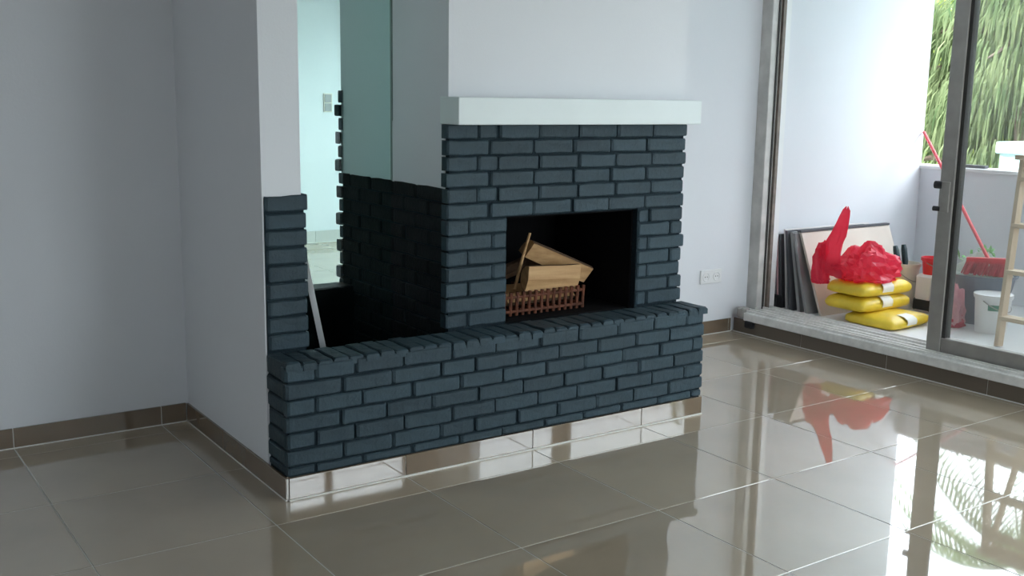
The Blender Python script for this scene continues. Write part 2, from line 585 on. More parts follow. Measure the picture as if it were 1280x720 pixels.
xc = [GX + T * k for k in range(-8, 9)]
yc = [GY + T * k for k in range(-12, 12)]
baseboard('baseboard_back_left', 'brown tile skirting along the grey wall left of the fireplace', 'x', YW, XL, -0.010, xc, -1)
baseboard('baseboard_wing', 'brown tile skirting along the wing wall beside the hearth', 'y', 0.0, 0.0, YW - 0.010, [0.66], -1)
baseboard('baseboard_back_right', 'short brown tile skirting under the wall sockets', 'x', YR, XR + 0.02, 3.5, xc, -1)
baseboard('baseboard_window', 'brown tile riser under the sliding door track', 'y', 3.53, -4.6, YR - 0.01, [0.663 - 0.6 * k for k in range(-1, 9)], -1, h=0.088, m_='riser')
baseboard('baseboard_far', 'pale tile skirting in the room behind the fireplace', 'x', YB2, -1.0, 3.62, xc, -1, h=0.115, m_='pale_tile')

# ------------------------------------------------------------------ bricks
BCACHE = {}


def brick_mesh(L, Hh, D, variant, m='brick'):
    key = (round(L * 200), round(Hh * 500), round(D * 200), variant, m)
    if key in BCACHE:
        return BCACHE[key]
    rnd = random.Random(hash(key[:4]) & 0xffff)
    L, Hh = key[0] / 200.0, key[1] / 500.0
    c = 0.0042
    n = 5 if L > 0.12 else 3
    vs, fs = [], []
    for i in range(n + 1):
        if i == 0:
            xx = -L / 2
        elif i == n:
            xx = L / 2
        else:
            xx = -L / 2 + 0.009 + (L - 0.018) * (i - 1) / (n - 2)
        e = 1 if i in (0, n) else 0
        jt = lambda s: rnd.uniform(-s, s)
        yo = c * e + jt(0.0018)
        xx += jt(0.003) * e
        zb, zt = -Hh / 2 + jt(0.002), Hh / 2 + jt(0.002)
        ci = c + (0.003 if e else 0)
        vs += [(xx, D, zb), (xx, yo + c, zb), (xx, yo, zb + ci), (xx, yo, zt - ci), (xx, yo + c, zt), (xx, D, zt)]
    for i in range(n):
        a, b = i * 6, (i + 1) * 6
        for k in range(5):
            fs.append((a + k, b + k, b + k + 1, a + k + 1))
    fs.append(tuple(range(6)))
    fs.append(tuple(n * 6 + k for k in range(6)))
    m_, m = m, MB()
    m.add(vs, fs)
    me = m.mesh('brick')
    me.materials.append(MT[m_])
    BCACHE[key] = me
    return me


def put_brick(parent, face, u0, u1, z0, z1, pos, D=0.035, proud=0.003, m='brick'):
    """face: 'f' looks to -Y (u = x), 'l' looks to -X (u = y), 'b' looks to +Y (u = x)"""
    me = brick_mesh(u1 - u0, z1 - z0, D, random.randint(0, 4), m)
    u, z = (u0 + u1) / 2, (z0 + z1) / 2
    p = pos + random.uniform(-proud, proud)
    rz = random.uniform(-0.004, 0.004)
    if face == 'f':
        return inst('brick', me, parent, (u, p, z), (0, rz, 0))
    if face == 'l':
        return inst('brick', me, parent, (p, u, z), (rz, 0, -math.pi / 2))
    if face == 'r':
        return inst('brick', me, parent, (p, u, z), (rz, 0, math.pi / 2))
    if face == 'b':
        return inst('brick', me, parent, (u, p, z), (0, rz, math.pi))


J = 0.0085
fire = thing('fireplace', 'slate-blue painted brick fireplace with raised hearth and open firebox', 'fireplace', (1.03, 0.0, 0.0))

# hearth bench: core + bricks + top headers + plinth tiles
hc = MB().box(0.009, XR - 0.009, 0.009, 0.195, 0.0, ZH - 0.008)
hearth = obj('hearth', hc, 'mortar', fire)
PIT = 0.0625
top_front = ZH - 0.014
joints_a = [0.0, 0.11, 0.27, 0.474, 0.688, 0.895, 1.109, 1.313, 1.528, 1.738, 1.938, XR]
joints_b = [0.0, 0.218, 0.423, 0.637, 0.795, 1.002, 1.211, 1.42, 1.633, 1.838, XR]
joints_c = [0.0, 0.11, 0.30, 0.51, 0.725, 0.93, 1.145, 1.35, 1.565, 1.78, 1.985, XR]
joints_d = [0.0, 0.21, 0.40, 0.60, 0.815, 1.03, 1.24, 1.45, 1.66, 1.87, XR]
patt = [joints_a, joints_b, joints_c, joints_d, joints_a, joints_b, joints_c]
for k in range(7):
    z1 = top_front - PIT * k
    z0 = max(z1 - PIT + J, PH + 0.004)
    if z1 - z0 < 0.012:
        continue
    js = patt[k]
    for q, (a, b) in enumerate(zip(js[:-1], js[1:])):
        a2 = a + (J / 2 if q else random.uniform(-0.004, 0.003))
        b2 = b - (J / 2 if b < XR else random.uniform(-0.006, 0.006))
        if b2 - a2 > 0.02:
            put_brick(hearth, 'f', a2, b2, z0, z1, 0.0)
    put_brick(hearth, 'l', 0.012, 0.185, z0, z1, 0.0)
    put_brick(hearth, 'r', 0.012, 0.185, z0, z1, XR)
hm = [brick_mesh(0.182, 0.056, 0.03, 20 + k) for k in range(6)]
x = 0.028
k = 0
while x < XR:
    z = ZH + random.uniform(-0.0025, 0.0025)
    inst('brick', random.choice(hm), hearth, (x, 0.093 + random.uniform(-0.002, 0.002), z), (-math.pi / 2, 0, math.pi / 2 + random.uniform(-0.012, 0.012)))
    x += 0.0628
    k += 1
cuts = [0.0] + [c for c in xc if 0.05 < c < XR - 0.02] + [XR]
for u, v in zip(cuts[:-1], cuts[1:]):
    obj('plinth_tile', MB().box(u + 0.0015, v - 0.0015, -0.004, 0.02, 0.004, PH, 0.001), 'skirt', hearth)
obj('joint_bed', MB().box(0.002, XR - 0.002, 0.0, 0.02, 0.0, PH - 0.003), 'seal', hearth)
obj('sealant_line', MB().box(0.0, XR, -0.008, 0.02, 0.0, 0.006), 'seal', hearth)

# surround: core with firebox cavity
FX0, FX1, FZ1, FD = 1.055, 1.782, 0.955, 0.80
cb = MB()
cx0, cx1, cy0, cy1 = XB + 0.013, XR - 0.011, YF + 0.009, 1.155
cb.box(cx0, FX0 + 0.004, cy0, cy1, 0, ZB)
cb.box(FX1 - 0.004, cx1, cy0, cy1, 0, ZB)
cb.box(FX0, FX1, cy0, cy1, FZ1 + 0.004, ZB)
cb.box(FX0, FX1, FD, cy1, 0, FZ1 + 0.01)
cb.box(FX0, FX1, cy0, FD, 0, ZH - 0.013)
sur = obj('surround', cb, 'mortar', fire)
lin = MB()
lin.box(FX0 + 0.004, FX0 + 0.012, YF + 0.04, FD, ZH - 0.012, FZ1 + 0.004)
lin.box(FX1 - 0.012, FX1 - 0.004, YF + 0.04, FD, ZH - 0.012, FZ1 + 0.004)
lin.box(FX0 + 0.004, FX1 - 0.004, FD - 0.008, FD, ZH - 0.012, FZ1 + 0.004)
lin.box(FX0 + 0.004, FX1 - 0.004, YF + 0.04, FD, FZ1 - 0.006, FZ1 + 0.0045)
lin.box(FX0 + 0.004, FX1 - 0.004, YF + 0.05, FD, ZH - 0.014, ZH - 0.006)
obj('firebox_lining', lin, 'soot', fire, label='soot-black firebox lining')
ROW = (ZB - ZH) / 13.0
odd = [XB, 0.91, 1.011, 1.218, 1.427, 1.637, 1.852, XR]
even = [XB, 0.969, 1.188, 1.399, 1.603, 1.813, XR]
odd2 = [XB, 0.868, FX0, FX1, 1.842, XR]
even2 = [XB, 0.985, FX0, FX1, 1.975, XR]
for k in range(13):
    z1 = ZB - ROW * k
    z0 = z1 - ROW + J
    js = list((odd if k % 2 == 0 else even) if k < 6 else (odd2 if k % 2 == 0 else even2))
    for a, b in zip(js[:-1], js[1:]):
        if k >= 6 and a == FX0:
            continue
        jit = random.uniform(-0.004, 0.004)
        a2 = a + (J / 2 if a > XB else random.uniform(-0.005, 0.003))
        b2 = b - (J / 2 if b < XR else random.uniform(-0.008, 0.008))
        if k >= 6 and b == FX0:
            b2 = FX0
        if k >= 6 and a == FX1:
            a2 = FX1
        put_brick(sur, 'f', a2, b2, z0, z1, YF, D=0.045)
# left flank of the surround inside the open side
SR = (ZL - 0.28) / 13.0
for k in range(13):
    z1 = ZL - SR * k
    js = [0.196, 0.33, 0.54, 0.75, 0.96, 1.158] if k % 2 else [0.196, 0.435, 0.645, 0.855, 1.06, 1.158]
    for a, b in zip(js[:-1], js[1:]):
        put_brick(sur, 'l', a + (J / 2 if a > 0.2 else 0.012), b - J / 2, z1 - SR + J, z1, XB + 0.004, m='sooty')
# rear cladding, seen at the far corner
for k in range(16):
    z1 = 1.465 - 0.0635 * k
    ext = -0.012 if k % 2 else 0.004
    put_brick(sur, 'b', XB + ext, XB + 0.2 + ext, z1 - 0.053, z1, 1.185, D=0.05)

# plaster chimney breast and mantel shelf
pb = MB()
pb.box(XB + 0.012, XR - 0.009, YF + 0.014, 1.16, ZB, H)
pb.box(XB + 0.009, XB + 0.02, YF + 0.035, 1.16, ZL - 0.003, ZB + 0.002)
obj('chimney_breast', pb, 'plaster', fire, label='white plastered chimney breast')
obj('mantel_shelf', MB().box(XB + 0.002, 2.063, 0.097, 0.24, ZB + 0.001, ZB + 0.108, 0.003), 'mantel', fire, label='pale white mantel shelf')

# pit behind the hearth on the open side
pit = MB()
pit.box(0.14, XB + 0.02, 0.18, 1.16, 0.0, 0.27)
obj('ash_pit', pit, 'soot', fire, label='black ash pit')
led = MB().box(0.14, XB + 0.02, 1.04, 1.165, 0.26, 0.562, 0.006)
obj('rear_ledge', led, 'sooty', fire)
obj('panel_seal', MB().box(XB + 0.006, XB + 0.012, 0.651, 0.663, ZL, 2.2), 'seal_green', fire)
obj('glass_panel', MB().box(0.145, XB + 0.016, 0.654, 0.660, 0.26, 2.21), 'screen', fire, label='greenish glass panel')

# wing wall with its brick face
wing = struct('wall_wing', MB().box(0.0, 0.150, YF + 0.012, YW + 0.12, 0, H), 'plaster',
              'white plastered wing wall with a low brick face beside the hearth', 'wall')
PR = (ZL - ZH) / 9.0
obj('joint_bed', MB().box(0.006, 0.158, YF + 0.008, YF + 0.05, ZH - 0.02, ZL - 0.004), 'mortar', wing)
obj('joint_bed', MB().box(0.146, 0.158, YF + 0.05, 1.04, 0.2, ZL - 0.004), 'mortar', wing)
for k in range(9):
    z1 = ZL - PR * k
    put_brick(wing, 'f', random.uniform(0.009, 0.012), 0.168 + random.uniform(-0.004, 0.006), z1 - PR + J, z1, YF, D=0.06)

# ------------------------------------------------------------------ sliding door in the window wall
door = struct('door_1', MB().box(3.50, 3.80, -4.6, 1.11, 0.087, 0.138, 0.004), 'track',
              'aluminium sliding balcony door on a raised pale track', 'sliding door')
for xx in (3.53, 3.575, 3.63, 3.70, 3.765):
    obj('track_rail', MB().box(xx - 0.006, xx + 0.006, -4.6, 1.13, 0.136, 0.152), 'track', door)
obj('track_end_cap', MB().box(3.495, 3.56, 1.108, 1.165, 0.10, 0.165, 0.008), 'alu', door)
obj('track_roller', MB().box(3.49, 3.53, 1.03, 1.095, 0.045, 0.089, 0.008), 'black', door)
# left jamb: aluminium post, dark gasket and brown edge, white reveal
obj('jamb_post', MB().box(3.64, 3.72, 1.135, YR + 0.005, 0.138, 2.52, 0.004), 'jamb', door)
obj('jamb_gasket', MB().box(3.72, 3.745, 1.12, YR, 0.138, 2.52), 'alu_brown', door)
obj('jamb_groove', MB().box(3.690, 3.702, 1.128, 1.137, 0.138, 2.52), 'alu_dark', door)
obj('jamb_reveal', MB().box(3.745, 3.80, 1.13, YR, 0.138, 2.52), 'white_pl', door)
obj('head_frame', MB().box(3.63, 3.80, -4.6, 1.16, 2.46, 2.52), 'alu', door)


def leaf(y1, y0, x):
    """sliding leaf between y1 (near the fireplace wall) and y0"""
    obj('stile', MB().box(x - 0.025, x + 0.025, y1 - 0.085, y1, 0.145, 2.47, 0.004), 'alu', door)
    obj('stile_gasket', MB().box(x - 0.018, x + 0.03, y1 - 0.105, y1 - 0.083, 0.2, 2.42), 'alu_dark', door)
    obj('stile', MB().box(x - 0.025, x + 0.025, y0, y0 + 0.085, 0.145, 2.47, 0.004), 'alu', door)
    obj('bottom_rail', MB().box(x - 0.022, x + 0.022, y0 + 0.085, y1 - 0.085, 0.145, 0.225, 0.004), 'alu', door)
    obj('top_rail', MB().box(x - 0.022, x + 0.022, y0 + 0.085, y1 - 0.085, 2.40, 2.47, 0.004), 'alu', door)
    obj('pane', MB().box(x - 0.003, x + 0.003, y0 + 0.08, y1 - 0.08, 0.22, 2.405), 'pane', door)


leaf(-0.12, -1.70, 3.62)
leaf(-1.62, -3.20, 3.70)
leaf(-3.12, -4.60, 3.62)
for zz, r in ((1.03, 0.020), (0.905, 0.013)):
    obj('latch', MB().tube([(3.595, -0.095, zz), (3.60, -0.135, zz)], r, 12), 'black', door)
obj('latch_plate', MB().box(3.588, 3.598, -0.185, -0.135, 0.89, 1.05, 0.003), 'alu', door)

# ------------------------------------------------------------------ balcony
struct('floor_balcony', MB().box(3.80, 5.5, -1.3, YR, -0.2, 0.12), 'white_pl', 'pale balcony floor', 'floor')
struct('ground', MB().box(-40, 90, -60, 90, -3.3, -3.0), 'lawn', 'ground below the balcony, made pale to bounce light', 'ground')
struct('wall_balcony_shade', MB().box(3.80, 5.37, -1.45, -1.3, -3, H), 'plaster', 'unseen white end wall added to keep sky light off the balcony', 'wall')  # out of view, added to dim the balcony side wall
par = struct('wall_parapet', MB().box(5.37, 5.52, -1.45, YR + 0.2, -3.0, 0.985), 'plaster', 'white balcony parapet with pale coping', 'parapet')
obj('coping', MB().box(5.355, 5.54, -1.45, YR + 0.2, 0.985, 1.012, 0.004), 'white_pl', par)

# ------------------------------------------------------------------ wall sockets
sk = thing('wall_socket', 'white double wall socket beside the sliding door', 'socket', (3.31, YR, 0.31))
obj('plate', MB().box(3.215, 3.395, YR - 0.010, YR + 0.002, 0.325, 0.412, 0.003), 'white_pl', sk)
for cxx in (3.26, 3.35):
    ring = MB()
    n = 20
    for r, y in ((0.027, YR - 0.0125), (0.023, YR - 0.0125), (0.021, YR - 0.004)):
        pass
    vs, fs = [], []
    pr = [(0.030, YR - 0.009), (0.029, YR - 0.013), (0.024, YR - 0.013), (0.022, YR - 0.0105), (0.0001, YR - 0.0105)]
    for r, y in pr:
        for q in range(n):
            t = 2 * math.pi * q / n
            vs.append((cxx + r * math.cos(t), y, 0.3685 + r * math.sin(t)))
    for i in range(len(pr) - 1):
        for q in range(n):
            fs.append((i * n + q, i * n + (q + 1) % n, (i + 1) * n + (q + 1) % n, (i + 1) * n + q))
    ring.add(vs, fs)
    ins = obj('socket_insert', ring, 'white_pl', sk)
    for dx in (-0.009, 0.009):
        obj('contact_hole', MB().tube([(cxx + dx, YR - 0.0112, 0.3685), (cxx + dx, YR - 0.0102, 0.3685)], 0.0035, 8), 'alu_dark', ins)

sw = thing('light_switch', 'pale double light switch on the wall behind the fireplace', 'switch', (3.03, YB2, 1.28))
obj('plate', MB().box(2.99, 3.08, YB2 - 0.012, YB2 + 0.002, 1.27, 1.45, 0.003), 'cream', sw)
for z0 in (1.28, 1.365):
    obj('rocker', MB().box(3.0, 3.07, YB2 - 0.018, YB2 - 0.010, z0, z0 + 0.075, 0.003), 'board_grey', sw)

# ------------------------------------------------------------------ firewood and basket
def wedge_log(name, a, b, r, roll, label, open_deg=110, bark=True):
    """split log: two flat faces and a bark arc"""
    a, b = Vector(a), Vector(b)
    d = (b - a).normalized()
    s = d.cross(Vector((0, 0, 1))).normalized()
    u = s.cross(d).normalized()
    rnd = random.Random(name + label)
    th = math.radians(open_deg)
    arc = [(r * math.cos(roll - th / 2 + th * k / 6) * rnd.uniform(0.94, 1.04), r * math.sin(roll - th / 2 + th * k / 6)) for k in range(7)]
    cc = (0.12 * r * math.cos(roll + math.pi), 0.12 * r * math.sin(roll + math.pi))
    sec = [cc] + arc
    mid = Vector((sum(p[0] for p in sec) / len(sec), sum(p[1] for p in sec) / len(sec)))
    rings = []
    for k in range(4):
        t = k / 3.0
        sc = 1.0 + rnd.uniform(-0.05, 0.05)
        rings.append([a.lerp(b, t) + s * ((p[0] - mid.x) * sc) + u * ((p[1] - mid.y) * sc) for p in sec])
    n = len(sec)
    m1, m2 = MB(), MB()
    vs = [p for rg in rings for p in rg]
    f1, f2 = [], []
    for i in range(3):
        for q in range(n):
            q2 = (q + 1) % n
            f = (i * n + q, i * n + q2, (i + 1) * n + q2, (i + 1) * n + q)
            (f2 if (q not in (0, n - 1)) else f1).append(f)
    f1 += [tuple(range(n)), tuple(3 * n + q for q in range(n))]
    f1 += f2
    m1.add(vs, f1)
    base = min(p.z for p in vs)
    root = thing(name, label, 'firewood', ((a.x + b.x) / 2, (a.y + b.y) / 2, base), 'split firewood in the basket')
    obj('split_wood', m1, 'split', root)
    if bark:
        off = [p + (p - a.lerp(b, min(1, max(0, (p - a).dot(d) / (b - a).length)))).normalized() * 0.003 for p in vs]
        m2.add(off, f2)
        used = sorted({i for f in m2.f for i in f})
        mp = {v: i for i, v in enumerate(used)}
        m2.v = [m2.v[i] for i in used]
        m2.f = [tuple(mp[i] for i in f) for f in m2.f]
        obj('bark', m2, 'bark', root)
    return root


gz = ZH - 0.004
bk = thing('log_basket', 'rusty iron basket holding firewood inside the firebox', 'basket', (1.37, 0.40, gz))
bx0, bx1, by0, by1 = 1.14, 1.575, 0.315, 0.54
for zz in (gz + 0.018, gz + 0.082):
    obj('rail', MB().tube([(bx0, by0, zz), (bx1, by0, zz)], 0.007, 8), 'rust', bk)
    obj('rail', MB().tube([(bx0, by1, zz), (bx1, by1, zz)], 0.007, 8), 'rust', bk)
    for xx in (bx0, bx1):
        obj('rail', MB().tube([(xx, by0, zz), (xx, by1, zz)], 0.007, 8), 'rust', bk)
for k in range(14):
    xx = bx0 + (bx1 - bx0) * k / 13
    obj('bar', MB().tube([(xx, by0, gz), (xx, by0 - 0.002, gz + 0.05), (xx + 0.002, by0 - 0.004, gz + 0.105)], [0.008, 0.0075, 0.0085], 6), 'rust', bk)
    if k % 2 == 0:
        obj('bar', MB().tube([(xx, by1, gz), (xx, by1, gz + 0.105)], 0.008, 6), 'rust', bk)
for k in range(7):
    xx = bx0 + 0.03 + (bx1 - bx0 - 0.06) * k / 6
    obj('cross_bar', MB().tube([(xx, by0, gz + 0.022), (xx, by1, gz + 0.022)], 0.007, 6), 'rust', bk)
for k in range(4):
    yy = by0 + (by1 - by0) * (k + 0.5) / 4
    obj('bar', MB().tube([(bx0, yy, gz), (bx0, yy, gz + 0.11)], 0.008, 6), 'rust', bk)
wedge_log('split_log', (1.17, 0.365, 0.555), (1.55, 0.375, 0.553), 0.045, -1.6, 'dark split log lying low in the rusty basket')
wedge_log('split_log', (1.18, 0.475, 0.565), (1.54, 0.47, 0.565), 0.058, -1.5, 'split log at the back of the rusty basket')
wedge_log('split_log', (1.272, 0.352, 0.662), (1.552, 0.340, 0.650), 0.060, math.pi - 0.2, 'broad pale split log resting across the front of the basket', 172)
wedge_log('split_log', (1.345, 0.44, 0.79), (1.655, 0.40, 0.655), 0.075, 2.0, 'long split log leaning down to the right over the stack')
wedge_log('split_log', (1.25, 0.525, 0.652), (1.44, 0.515, 0.715), 0.055, 1.2, 'short split log tucked behind the broad pale one')
st = MB().tube([(1.262, 0.41, 0.60), (1.30, 0.415, 0.72), (1.348, 0.42, 0.848)], [0.008, 0.008, 0.006], 7)
obj('kindling_stick', st, 'split', None, label='thin kindling stick standing up behind the logs', cat='stick')

# steel bar in the open side
pk = thing('fire_iron', 'bright steel fire iron leaning against the wing wall', 'fire iron', (0.32, 0.30, 0.27))
obj('shaft', MB().bar((0.318, 0.30, 0.275), (0.170, 0.30, 1.02), 0.022, 0.008, side=(1, -0.5, 0)), 'steel', pk)
obj('tip', MB().bar((0.3205, 0.30, 0.268), (0.316, 0.30, 0.29), 0.030, 0.012, side=(1, -0.5, 0)), 'steel', pk)

# ------------------------------------------------------------------ things on the balcony
ZF = 0.12


def board(name, x0, x1, yb, yt, z1, t, m, label):
    d = MB()
    vs = [(x, y + s, z) for (y, z) in ((yb, ZF), (yt, z1)) for x in (x0, x1) for s in (0, t)]
    d.add(vs, [(0, 1, 3, 2), (4, 5, 7, 6), (0, 1, 5, 4), (2, 3, 7, 6), (0, 2, 6, 4), (1, 3, 7, 5)])
    return obj(name, d, m, None, label=label, cat='board', group='boards leaning against the balcony wall')


board('panel', 3.89, 4.62, 1.15, 1.185, 0.60, 0.018, 'board_dark', 'dark grey panel leaning furthest back against the balcony wall')
board('panel', 3.90, 4.74, 1.105, 1.155, 0.635, 0.016, 'board_white', 'white panel second from the balcony wall in the leaning stack')
board('panel', 3.88, 4.66, 1.055, 1.125, 0.630, 0.020, 'board_dark', 'dark panel between the white and grey boards of the stack')
board('panel', 3.89, 4.70, 0.99, 1.090, 0.625, 0.022, 'board_grey', 'mid grey panel behind the wider grey board')
board('panel', 3.88, 4.66, 0.925, 1.062, 0.618, 0.020, 'board_grey', 'grey panel directly behind the beige board')
board('panel', 3.91, 4.80, 0.835, 1.035, 0.625, 0.018, 'board_beige', 'beige board with dark upper rim in front of the leaning stack')
obj('batten', MB().box(3.90, 4.80, 1.032, 1.062, 0.628, 0.642), 'board_dark', None, label='thin dark batten lying along the top of the leaning boards', cat='batten')
obj('black_box', MB().box(3.805, 3.87, 1.12, 1.20, ZF, ZF + 0.09, 0.006), 'black', None, label='small black block in the corner beside the leaning boards', cat='block')
obj('thin_pole', MB().tube([(3.885, 1.172, ZF), (3.86, 1.20, 0.7), (3.80, 1.205, 2.05)], 0.006, 8), 'pink', None, label='thin pinkish pole standing in the corner behind the boards', cat='pole')


def sack(cx, cy, z0, lx, ly, h, rz, label, seed):
    nu, nv = 26, 12
    vs, fs = [], []
    for j in range(nv + 1):
        ph = -math.pi / 2 + math.pi * j / nv
        for i in range(nu):
            th = 2 * math.pi * i / nu
            e1, e2 = 0.24, 0.5
            f = lambda v, e: math.copysign(abs(v) ** e, v)
            X = f(math.cos(ph), e2) * f(math.cos(th), e1)
            Y = f(math.cos(ph), e2) * f(math.sin(th), e1)
            Zz = f(math.sin(ph), e2 + 0.25)
            p = Vector((X * lx / 2, Y * ly / 2, Zz * h / 2))
            q = noise.noise(Vector((X * 2 + seed * 7, Y * 2, Zz)))
            q2 = noise.noise(Vector((X * 6 + seed * 3, Y * 6, Zz * 3)))
            p *= 1 + 0.04 * q + 0.02 * q2
            edge = max(abs(X), abs(Y))
            p.z -= 0.010 * edge ** 4
            p.z = max(p.z, -h / 2)
            p.rotate(Matrix.Rotation(rz, 3, 'Z'))
            vs.append(p + Vector((cx, cy, z0 + h / 2)))
        for i in range(nu):
            if j < nv:
                fs.append((j * nu + i, j * nu + (i + 1) % nu, (j + 1) * nu + (i + 1) % nu, (j + 1) * nu + i))
    root = thing('cement_sack', label, 'sack', (cx, cy, z0), 'yellow sacks stacked on the balcony')
    obj('sack_body', MB().add(vs, fs), 'yellow', root, smooth=True)
    R = Matrix.Rotation(rz, 3, 'Z')
    pm = MB()
    # printed pale panel wrapping the long side
    vs = []
    for uu in (-0.07, 0.03):
        for yy, zz in ((-ly * 0.30, h * 0.470), (-ly * 0.44, h * 0.40), (-ly * 0.512, h * 0.2), (-ly * 0.525, 0), (-ly * 0.508, -h * 0.22)):
            p = Vector((uu, yy, zz))
            p.rotate(R)
            vs.append(p + Vector((cx, cy, z0 + h / 2 + 0.002)))
    pm.add(vs, [(k, k + 1, k + 6, k + 5) for k in range(4)])
    obj('print_panel', pm, 'label', root, smooth=True)
    return root


sack(4.09, 0.49, ZF, 0.43, 0.36, 0.080, 0.06, 'bottom yellow sack of the stack, shifted towards the door', 1)
sack(4.11, 0.65, ZF + 0.072, 0.50, 0.31, 0.098, 0.02, 'middle yellow sack of the stack under the red bag', 2)
sack(4.12, 0.65, ZF + 0.163, 0.49, 0.30, 0.096, -0.03, 'top yellow sack with the red bag lying on it', 3)


def crumple(cx, cy, z0, rx, ry, h, seed, amp=0.16, flat=0.75, n=40, m=22, freq=2.2):
    vs, fs = [], []
    for j in range(m + 1):
        ph = math.pi * j / m
        for i in range(n):
            th = 2 * math.pi * i / n
            d = Vector((math.sin(ph) * math.cos(th), math.sin(ph) * math.sin(th), math.cos(ph)))
            q = noise.noise(d * freq + Vector((seed, 0, 0)))
            q2 = abs(noise.noise(d * freq * 2.2 + Vector((0, seed, 0))))
            q3 = abs(noise.noise(d * freq * 5 + Vector((0, 0, seed))))
            k = 1 + amp * q - amp * 0.9 * q2 - amp * 0.35 * q3
            z = d.z * k
            z = z if z > 0 else z * 0.25
            vs.append((cx + d.x * k * rx, cy + d.y * k * ry, z0 + max(0.0, (z + 0.15) / 1.15 * h)))
    for j in range(m):
        for i in range(n):
            fs.append((j * n + i, j * n + (i + 1) % n, (j + 1) * n + (i + 1) % n, (j + 1) * n + i))
    return MB().add(vs, fs)


zt = ZF + 0.163 + 0.088
rb = thing('red_plastic_bag', 'crumpled red plastic bag with one handle standing up, on the yellow sacks', 'bag', (4.12, 0.72, zt))
obj('bag_body', crumple(4.10, 0.66, zt - 0.004, 0.26, 0.175, 0.225, 3.3, amp=0.30, freq=2.0), 'red_film', rb, smooth=False)
obj('bag_side', crumple(3.905, 0.858, ZF + 0.21, 0.07, 0.056, 0.25, 5.1, amp=0.3), 'red_film', rb)
hb = MB()
path = [(3.91, 0.80, zt + 0.02), (3.905, 0.80, zt + 0.09), (3.91, 0.785, zt + 0.16), (3.915, 0.77, zt + 0.22), (3.92, 0.752, zt + 0.28), (3.92, 0.738, zt + 0.34), (3.925, 0.728, zt + 0.39), (3.93, 0.718, zt + 0.425), (3.93, 0.712, zt + 0.443)]
wd = [0.100, 0.094, 0.084, 0.076, 0.067, 0.057, 0.044, 0.028, 0.010]
NQ = 18
vs = []
for k, (p, w_) in enumerate(zip(path, wd)):
    for q in range(NQ):
        t = 2 * math.pi * q / NQ
        f_ = 1 + 0.42 * noise.noise(Vector((math.cos(t) * 1.6, math.sin(t) * 1.6 + 4, k * 0.55))) - 0.22 * abs(math.sin(4.5 * t + 0.4 * k))
        vs.append((p[0] + 0.25 * w_ * math.sin(t) * f_, p[1] + w_ * math.cos(t) * f_, p[2] + 0.012 * math.sin(3 * t + k)))
hb.add(vs, [(k * NQ + q, k * NQ + (q + 1) % NQ, (k + 1) * NQ + (q + 1) % NQ, (k + 1) * NQ + q) for k in range(8) for q in range(NQ)] + [tuple(8 * NQ + q for q in range(NQ))])
obj('bag_handle', hb, 'red_film', rb)


def bucket(name, cx, cy, z0, r0, r1, h, m, label, cat='bucket', handle=True, lid=None, lab=None):
    root = thing(name, label, cat, (cx, cy, z0))
    b = MB().lathe(cx, cy, [(r0, z0), (r1, z0 + h), (r1 + 0.006, z0 + h), (r1 + 0.006, z0 + h - 0.02), (r1 - 0.002, z0 + h - 0.022)], 32, (True, False))
    obj('bucket_body', b, m, root, smooth=False)
    if lid:
        obj('lid', MB().lathe(cx, cy, [(r1 + 0.008, z0 + h - 0.012), (r1 + 0.008, z0 + h + 0.004), (r1 - 0.006, z0 + h + 0.006), (r1 - 0.01, z0 + h + 0.001), (0.001, z0 + h + 0.001)], 32), lid, root)
    else:
        obj('inner_wall', MB().lathe(cx, cy, [(r1 - 0.003, z0 + h - 0.001), (r0 - 0.004, z0 + 0.012), (0.001, z0 + 0.012)], 32, (False, False)), m, root)
    if handle:
        pts = []
        for k in range(15):
            t = math.pi * k / 14
            z = z0 + h - 0.03 - 0.28 * h * math.sin(t)
            R = r0 + (r1 - r0) * (z - z0) / h + 0.005
            pts.append((cx + R * math.cos(t), cy - R * math.sin(t), z))
        obj('wire_handle', MB().tube(pts, 0.003, 6), 'alu', root)
    if lab:
        n = 10
        vs = []
        rr = lambda z: r0 + (r1 - r0) * (z - z0) / h + 0.0015
        for k in range(n + 1):
            t = lab[2] + (lab[3] - lab[2]) * k / n
            for z in (lab[0], lab[1]):
                vs.append((cx + rr(z) * math.cos(t), cy + rr(z) * math.sin(t), z))
        obj('label_band', MB().add(vs, [(2 * k, 2 * k + 1, 2 * k + 3, 2 * k + 2) for k in range(n)]), lab[4], root)
    return root


bucket('tool_bucket', 4.62, 0.76, ZF, 0.075, 0.095, 0.30, 'cream', 'cream bucket with tool handles sticking out, behind the yellow sacks')
for dx, dy, a, lb in ((-0.024, -0.045, -0.30, 'dark-handled trowel tilting left in the cream bucket'), (0.024, -0.038, -0.20, 'dark-handled scraper standing upright in the cream bucket')):
    r_ = thing('hand_tool', lb, 'tool', (4.62 + dx, 0.76 + dy, ZF + 0.014))
    p0 = Vector((4.62 + dx, 0.76 + dy, ZF + 0.02))
    dr = Vector((0.0, -a, 1)).normalized()
    obj('blade', MB().bar(p0, p0 + dr * 0.26, 0.05, 0.003, side=(0, 1, 0)), 'steel', r_)
    obj('grip', MB().tube([p0 + dr * 0.25, p0 + dr * 0.29, p0 + dr * 0.37, p0 + dr * 0.40], [0.012, 0.020, 0.019, 0.014], 10), 'dark_teal', r_)

